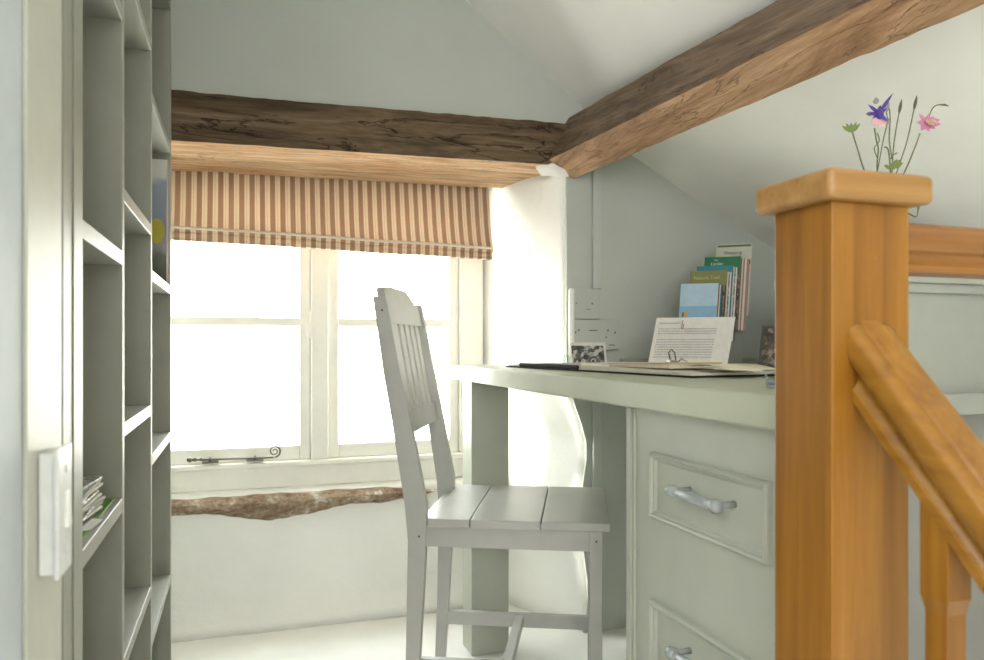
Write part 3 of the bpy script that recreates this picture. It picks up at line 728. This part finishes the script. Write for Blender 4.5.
brown = flat('leaflet_brown', (.20, .09, .025), .4); pnk = flat('leaflet_dusty_pink', (.40, .20, .17), .4); dgr = flat('leaflet_dark_green', (.09, .12, .06), .4)
r, p, u = printed(0, .0125, blue, 'sky-blue leaflet with a small tan tower, front of the rack'); area(r, 'cover_picture', p, u, .0, .150, .098, .062, pblue); area(r, 'tower_picture', p, u, .012, .105, .010, .030, M['tan']); area(r, 'tower_picture', p, u, .008, .105, .005, .028, brown); area(r, 'ground_picture', p, u, .0, .100, .06, .006, dgr)
r, p, u = printed(.25, .0505, olive, 'olive green leaflet with pale lettering behind the sky-blue leaflet'); words_on(r, 'Nature Trail', p, u, .010, .188, .0135, oliveL)
r, p, u = printed(.42, .0665, teal, 'dark teal leaflet showing as a strip behind the olive leaflet')
r, p, u = printed(.64, .0955, green, 'deep green leaflet with white lettering in the rack'); words_on(r, 'The', p, u, .026, .2005, .007, pgreen); words_on(r, 'Larder', p, u, .018, .188, .0125, pgreen); words_on(r, 'Leith', p, u, .074, .165, .009, pgreen) if 0 else None
area(r, 'cover_picture', p, u, .0, .0, .098, .150, M['darkpic'])
r, p, u = printed(.98, .1385, cream, 'tall cream leaflet with dark green top band, rearmost in the rack'); area(r, 'top_band', p, u, .003, .203, .092, .006, dgr); words_on(r, 'Shopping', p, u, .022, .182, .0135, dgr)
area(r, 'cover_picture', p, u, .068, .150, .028, .014, brown); area(r, 'cover_picture', p, u, .0, .0, .094, .150, pnk)
k = 0
thin = [(.035, 'pine_x'), (.06, 'paper'), (.09, teal), (.13, 'inkdark'), (.17, 'darkpic'), (.21, 'inkdark'), (.285, 'page'), (.32, 'mag'), (.36, 'paper'), (.455, 'page'), (.49, 'mag'), (.53, 'paper'), (.57, 'darkpic'), (.675, brown), (.715, 'page'), (.76, pnk), (.82, 'paper'), (.88, pnk)]
for t, mt in thin:
    zo = [b for a, b in tiers if a <= t][-1] + .0005 - .0
    m_ = MB(); slab(m_, O0 + stepv * t + Vector((0, 0, zo)), .098, .208, .036, .0018)
    lo_, hi_ = max([a for a, b in tiers if a <= t]), min([a for a, b in tiers if a > t] + [1.1])
    nm = {0: 'sky-blue', .25: 'olive', .42: 'teal', .64: 'deep green'}[lo_]
    tag(obj('leaflet', m_, mt), 'thin leaflet in the rack stacked behind the %s leaflet, showing its edge' % nm, 'leaflet', 'thin leaflets behind the %s leaflet' % nm)

# little black and white picture card, glass ornament, frame and tub
pc = thing('picture_postcard', 'small black and white landscape picture card standing before the double socket', 'picture', (.905, 1.85, TZ))
mb = MB(); mb.hexa([(.856, 1.850, TZ), (.962, 1.850, TZ), (.962, 1.852, TZ), (.856, 1.852, TZ)], [(.856, 1.862, .837), (.962, 1.862, .837), (.962, 1.864, .837), (.856, 1.864, .837)]); obj('card', mb, 'paper', pc)
mb = MB(); mb.face([(.858, 1.8493, .7755), (.955, 1.8493, .7755), (.955, 1.8595, .828), (.858, 1.8595, .828)]); obj('photograph', mb, 'bwphoto', pc)
mb = MB(); mb.hexa([(.885, 1.87, TZ), (.925, 1.87, TZ), (.925, 1.895, TZ), (.885, 1.895, TZ)], [(.885, 1.861, .81), (.925, 1.861, .81), (.925, 1.864, .81), (.885, 1.864, .81)]); obj('strut', mb, 'paper', pc)
mb = MB(); mb.lathe([(.011, 0), (.012, .003), (.006, .007), (.009, .013), (.012, .02), (.009, .027), (.003, .031)], (.822, 1.815, TZ), seg=16)
tag(obj('glass_ornament', mb, 'vglass'), 'tiny clear glass ornament on the desk beside the picture card', 'ornament')
fr = thing('photo_frame', 'dark picture leaning on the desk, half hidden behind the newel post', 'picture', (1.2, 1.44, TZ))
O2 = Vector((1.152, 1.46, TZ + .0005)); mb = MB(); u2 = slab(mb, O2, .12, .115, .055, .008); obj('frame', mb, 'inkdark', fr, bevel=.001)
mb = MB(); strip(mb, O2, u2, .006, .006, .108, .102, .0008); obj('picture', mb, 'darkpic', fr)
mb = MB(); mb.hexa([tuple(O2 + Lx * s + Nb * a) for s, a in ((.03, .09), (.06, .09), (.06, .11), (.03, .11))], [tuple(O2 + Lx * s + Nb * a + Vector((0, 0, .08))) for s, a in ((.03, .045), (.06, .045), (.06, .055), (.03, .055))]); obj('strut', mb, 'inkdark', fr)
pt = thing('clear_tub', 'small clear plastic tub at the front corner of the desk behind the newel', 'tub', (.655, .79, TZ))
mb = MB(); mb.lathe([(.014, .0005), (.015, .002), (.0175, .020), (.0195, .0215), (.0195, .0235), (.017, .0235), (.014, .004), (.001, .0035)], (.656, .79, TZ), seg=24); obj('cup', mb, 'vglass', pt)
mb = MB(); mb.lathe([(.013, .004), (.0135, .008), (.012, .0085)], (.656, .79, TZ), seg=20); obj('contents', mb, flat('violet_sweets', (.35, .33, .5), .4), pt)

# ================================================================ VASE AND FLOWERS
VB = Vector((.943, .895, TZ)); R_ = Vector((.947, -.3206, 0)); F_ = Vector((.3206, .947, 0)); K = 1.15 / 746
def fp(x, y, d=0): return Vector((.943, .895, .83)) + R_ * ((x - 885) * K) + Vector((0, 0, (345 - y) * K)) + F_ * d
va = thing('glass_vase', 'slim clear glass bud vase on the desk hidden behind the newel post', 'vase', tuple(VB))
mb = MB(); mb.lathe([(.026, .0005), (.029, .004), (.031, .03), (.030, .08), (.020, .15), (.014, .20), (.016, .235), (.0145, .235), (.0125, .20), (.018, .15), (.028, .08), (.029, .03), (.027, .008), (.001, .006)], VB, seg=28); obj('body', mb, 'vglass', va)
mb = MB(); mb.lathe([(.001, .0075), (.0265, .0085), (.0285, .03), (.0275, .078), (.0215, .12), (.001, .12)], VB, seg=24); obj('water', mb, glassmat('water', (.9, .93, .92)), va)
def petal(mb, base_, d, n, L_, W, curl=.3, N=7):
    d = d.normalized(); s = d.cross(n).normalized(); n = s.cross(d).normalized(); A_ = []; B_ = []
    for i in range(N + 1):
        t = i / N; w = W * math.sin(PI * min(.97, t * .95 + .05)) ** .8 * (1 - .3 * t); c = base_ + d * (L_ * t) + n * (curl * L_ * t * t)
        A_.append((c - s * w, c + n * .0004, c + s * w))
    for a, b in zip(A_, A_[1:]):
        for j in range(2): f = mb.face([a[j], a[j + 1], b[j + 1], b[j]]); f.smooth = True
def stem(mb, pts, r=.0011):
    P_ = [Vector(p) for p in pts]; out = []
    for i in range(len(P_) - 1):
        p0, p1, p2, p3 = P_[max(i - 1, 0)], P_[i], P_[i + 1], P_[min(i + 2, len(P_) - 1)]
        for k in range(6):
            t = k / 6; out.append(.5 * ((2 * p1) + (p2 - p0) * t + (2 * p0 - 5 * p1 + 4 * p2 - p3) * t * t + (3 * p1 - p0 - 3 * p2 + p3) * t ** 3))
    out.append(P_[-1]); mb.tube(out, r, 6)
neck = fp(885, 226); low = VB + Vector((0, 0, .06))
def flower(name, label, dx, group='flower stems in the glass vase'):
    return thing(name, label, 'flower', tuple(low + R_ * dx), 0, group)
U = Vector((0, 0, 1))
# purple columbine
f = flower('purple_columbine', 'deep purple columbine bloom with pink centre above the newel cap', .002)
mb = MB(); stem(mb, [low + R_ * .002, neck + R_ * -.003, fp(877, 172), fp(878, 150), fp(876, 140), fp(874, 128)]); stem(mb, [fp(877, 172), fp(883, 140), fp(887, 122), fp(886, 112)], .0009); stem(mb, [fp(877, 158), fp(874, 148), fp(879, 141), fp(877, 133)], .0008); obj('stem', mb, 'stem', f)
c = fp(879, 113); mb = MB()
for ang_, L_, W in ((62, .032, .0032), (158, .027, .0036), (192, .028, .0032), (-62, .019, .004), (215, .018, .003), (30, .012, .003)):
    a = math.radians(ang_); petal(mb, c, R_ * math.cos(a) + U * math.sin(a) - F_ * .35, -F_, L_, W, .1)
for ang_ in (75, 140): 
    a = math.radians(ang_); petal(mb, c + F_ * .004, R_ * math.cos(a) + U * math.sin(a), -F_ + U * .4, .013, .0035, .2)
mb.ball(c - U * .002, .0065, (1, 1, 1.3)); obj('sepals', mb, 'purple', f)
mb = MB()
for ang_ in (215, 240, 262, 285, 310): 
    a = math.radians(ang_); petal(mb, c - U * .004, R_ * math.cos(a) * .8 + U * math.sin(a) - F_ * .2, -F_, .018, .006, -.15)
obj('inner_petals', mb, 'palepink', f)
mb = MB(); petal(mb, fp(886, 112), U * 1 + R_ * .15, -F_, .014, .004); petal(mb, fp(887, 118), -U * .7 + R_ * .2, -F_, .012, .005); petal(mb, fp(873, 113), -R_ - U * .2, -F_, .014, .004); petal(mb, fp(876, 104), U - R_ * .2, -F_, .010, .006); obj('sepal_tips', mb, flat('faded_petal', (.26, .23, .22), .6), f)
# pink columbine
f = flower('pink_columbine', 'pale pink columbine bloom leaning right above the newel cap', .006)
mb = MB(); stem(mb, [low + R_ * .006, neck + R_ * .004, fp(893, 195, .004), fp(907, 170, .006), fp(917, 146, .006), fp(922, 132, .006)]); stem(mb, [fp(925, 126, .006), fp(931, 115, .006), fp(936, 106, .008), fp(943, 102.5, .01), fp(952, 103, .012)], .0009); mb.tube([fp(944, 102.5, .01), fp(949, 102.5, .011), fp(953, 103.5, .012)], [.0012, .0018, .0006], 8); obj('stem', mb, 'stem', f)
c = fp(928, 121, .004); mb = MB()
for ang_, L_, W in ((150, .020, .004), (85, .012, .005), (35, .012, .004), (5, .018, .005), (-20, .020, .006), (-55, .017, .006), (-95, .018, .006), (-130, .022, .006), (190, .022, .004)):
    a = math.radians(ang_); petal(mb, c, R_ * math.cos(a) + U * math.sin(a) - F_ * .3, -F_, L_, W, .08)
mb.ball(c, .007, (1, 1, .8)); obj('petals', mb, 'pink', f)
mb = MB()
for ang_ in (-30, -70, -110, -150): 
    a = math.radians(ang_); petal(mb, c - F_ * .006, R_ * math.cos(a) + U * math.sin(a) - F_ * .6, -F_, .012, .0045, .1)
obj('inner_petals', mb, 'palepink', f)
mb = MB(); 
for dx in (-.004, -.001, .002, .005): mb.tube([c - F_ * .008 + R_ * dx, c - F_ * .013 + R_ * dx * 1.6 - U * .006], .0009, 5)
obj('stamens', mb, 'yellow', f)
# green bud, left
f = flower('green_seed_pod', 'green open bud on a slanting stem, leftmost of the flowers', -.004)
mb = MB(); stem(mb, [low - R_ * .004, neck - R_ * .005, fp(874, 195), fp(863, 168), fp(857, 148), fp(852, 132)]); obj('stem', mb, 'stem', f)
mb = MB(); c = fp(851.5, 132)
for ang_, L_ in ((150, .018), (125, .016), (95, .014), (65, .017), (45, .018)):
    a = math.radians(ang_); petal(mb, c, R_ * math.cos(a) + U * math.sin(a), -F_, L_, .0035, .05)
obj('pod', mb, 'leaf', f)
# seed heads
for k, (pts, lab, dx) in enumerate((([fp(891, 180), fp(893, 150), fp(896, 128), fp(899, 112)], 'thin brown seed head on a straight stem between the two blooms', .001), ([fp(893, 185), fp(899, 165), fp(907, 140), fp(914, 108)], 'tall dark seed head on a leaning stem left of pink bloom', .004))):
    f = flower('seed_head', lab, dx)
    mb = MB(); stem(mb, [low + R_ * dx, neck + R_ * dx * .8] + pts, .0009)
    if k == 0: stem(mb, [fp(892, 160), fp(889, 140), fp(890, 120), fp(889, 108)], .001)
    obj('stem', mb, 'stem', f)
    p = pts[-1]; d = (pts[-1] - pts[-2]).normalized(); mb = MB(); mb.tube([p - d * .003, p + d * .003, p + d * .009, p + d * .014, p + d * .020], [.0008, .0022, .0024, .0016, .0004], 8); obj('seed_case', mb, 'seed', f)
f = flower('leafy_sprig', 'small green leafy sprig low in the bunch just above the cap', .0); mb = MB(); stem(mb, [low, neck + R_ * .001, fp(889, 195), fp(890, 170), fp(888, 150), fp(884, 147)]); stem(mb, [fp(889, 160), fp(893, 155), fp(897, 153)], .0008); obj('stem', mb, 'stem', f)
mb = MB()
for x, y, dx, dy, L_, W in ((890, 170, 5, -10, .016, .006), (892, 168, 8, -4, .014, .005), (890, 169, -9, -3, .014, .0035), (895, 168, 3, -8, .012, .005)): petal(mb, fp(x, y, -.004), R_ * dx - U * dy, -F_, L_, W, .2)
obj('leaf', mb, 'leaf', f)
f = flower('drooping_leaf', 'thin dark leaf drooping beside the post just under the cap', .003); mb = MB(); stem(mb, [low + R_ * .003, neck + R_ * .008, fp(900, 214, -.01), fp(908, 219, -.02), fp(910, 213, -.02)], .001); mb.tube([fp(910, 214, -.02), fp(911, 209, -.02), fp(909.5, 205, -.02)], [.001, .002, .0004], 6); obj('stem', mb, 'stem', f)

# ================================================================ LIGHT
w = bpy.data.worlds.new('daylight'); bpy.context.scene.world = w; w.use_nodes = True; nt = w.node_tree; bg = nt.nodes['Background']
tc = nt.nodes.new('ShaderNodeTexCoord'); sx = nt.nodes.new('ShaderNodeSeparateXYZ'); nt.links.new(tc.outputs['Generated'], sx.inputs[0])
mr = nt.nodes.new('ShaderNodeMapRange'); mr.inputs['From Min'].default_value = -.5; mr.inputs['From Max'].default_value = .5; nt.links.new(sx.outputs['Z'], mr.inputs[0])
nt.links.new(ramp(nt, mr.outputs[0], [(0, (.88, .88, .81)), (.46, (.94, .93, .86)), (.54, (1.0, .99, .93)), (1, (.90, .97, 1.0))]), bg.inputs[0])
bg.inputs[1].default_value = 12.5
def lamp(name, kind, loc, energy, col, direction=None, **k):
    l = bpy.data.lights.new(name, kind); l.energy = energy; l.color = col
    for a, b in k.items(): setattr(l, a, b)
    o = bpy.data.objects.new(name, l); C.objects.link(o); o.location = loc
    if direction: o.rotation_euler = Vector(direction).to_track_quat('-Z', 'Y').to_euler()
    return o
lamp('sun', 'SUN', (-3, 5, 3), 7.5, (1, .95, .86), (.82, -.42, -.42), angle=math.radians(3))
# added fill lamps behind and left of the viewer; no windows are built there
lamp('rear_fill_light', 'AREA', (-.5, -1.6, 1.25), 38, (1, .985, .95), (.05, 1, -.02), shape='RECTANGLE', size=1.6, size_y=1.0)
lamp('roof_fill_light', 'AREA', (-1.15, -.2, 1.80), 34, (.96, .985, 1), (.55, .25, -.9), shape='RECTANGLE', size=.8, size_y=.8)  # likewise an added fill lamp, up by the left roof slope

# ================================================================ CAMERA
cam = bpy.data.cameras.new('camera'); co = bpy.data.objects.new('camera', cam); C.objects.link(co); bpy.context.scene.camera = co
co.location = (0, 0, .83); co.rotation_euler = (PI / 2, 0, -math.radians(18.7))
cam.sensor_width = 36; cam.lens = 746 / 984 * 36; cam.shift_y = 15 / 984; cam.clip_start = .02
cam.dof.use_dof = True; cam.dof.focus_distance = 1.45; cam.dof.aperture_fstop = 7
s = bpy.context.scene
s.view_settings.view_transform = 'Standard'; s.view_settings.look = 'None'; s.view_settings.gamma = 1; s.view_settings.exposure = .12
s.view_settings.use_curve_mapping = False
s.cycles.use_denoising = True; s.cycles.max_bounces = 10; s.cycles.diffuse_bounces = 6; s.cycles.transparent_max_bounces = 12
s.cycles.sample_clamp_indirect = 8
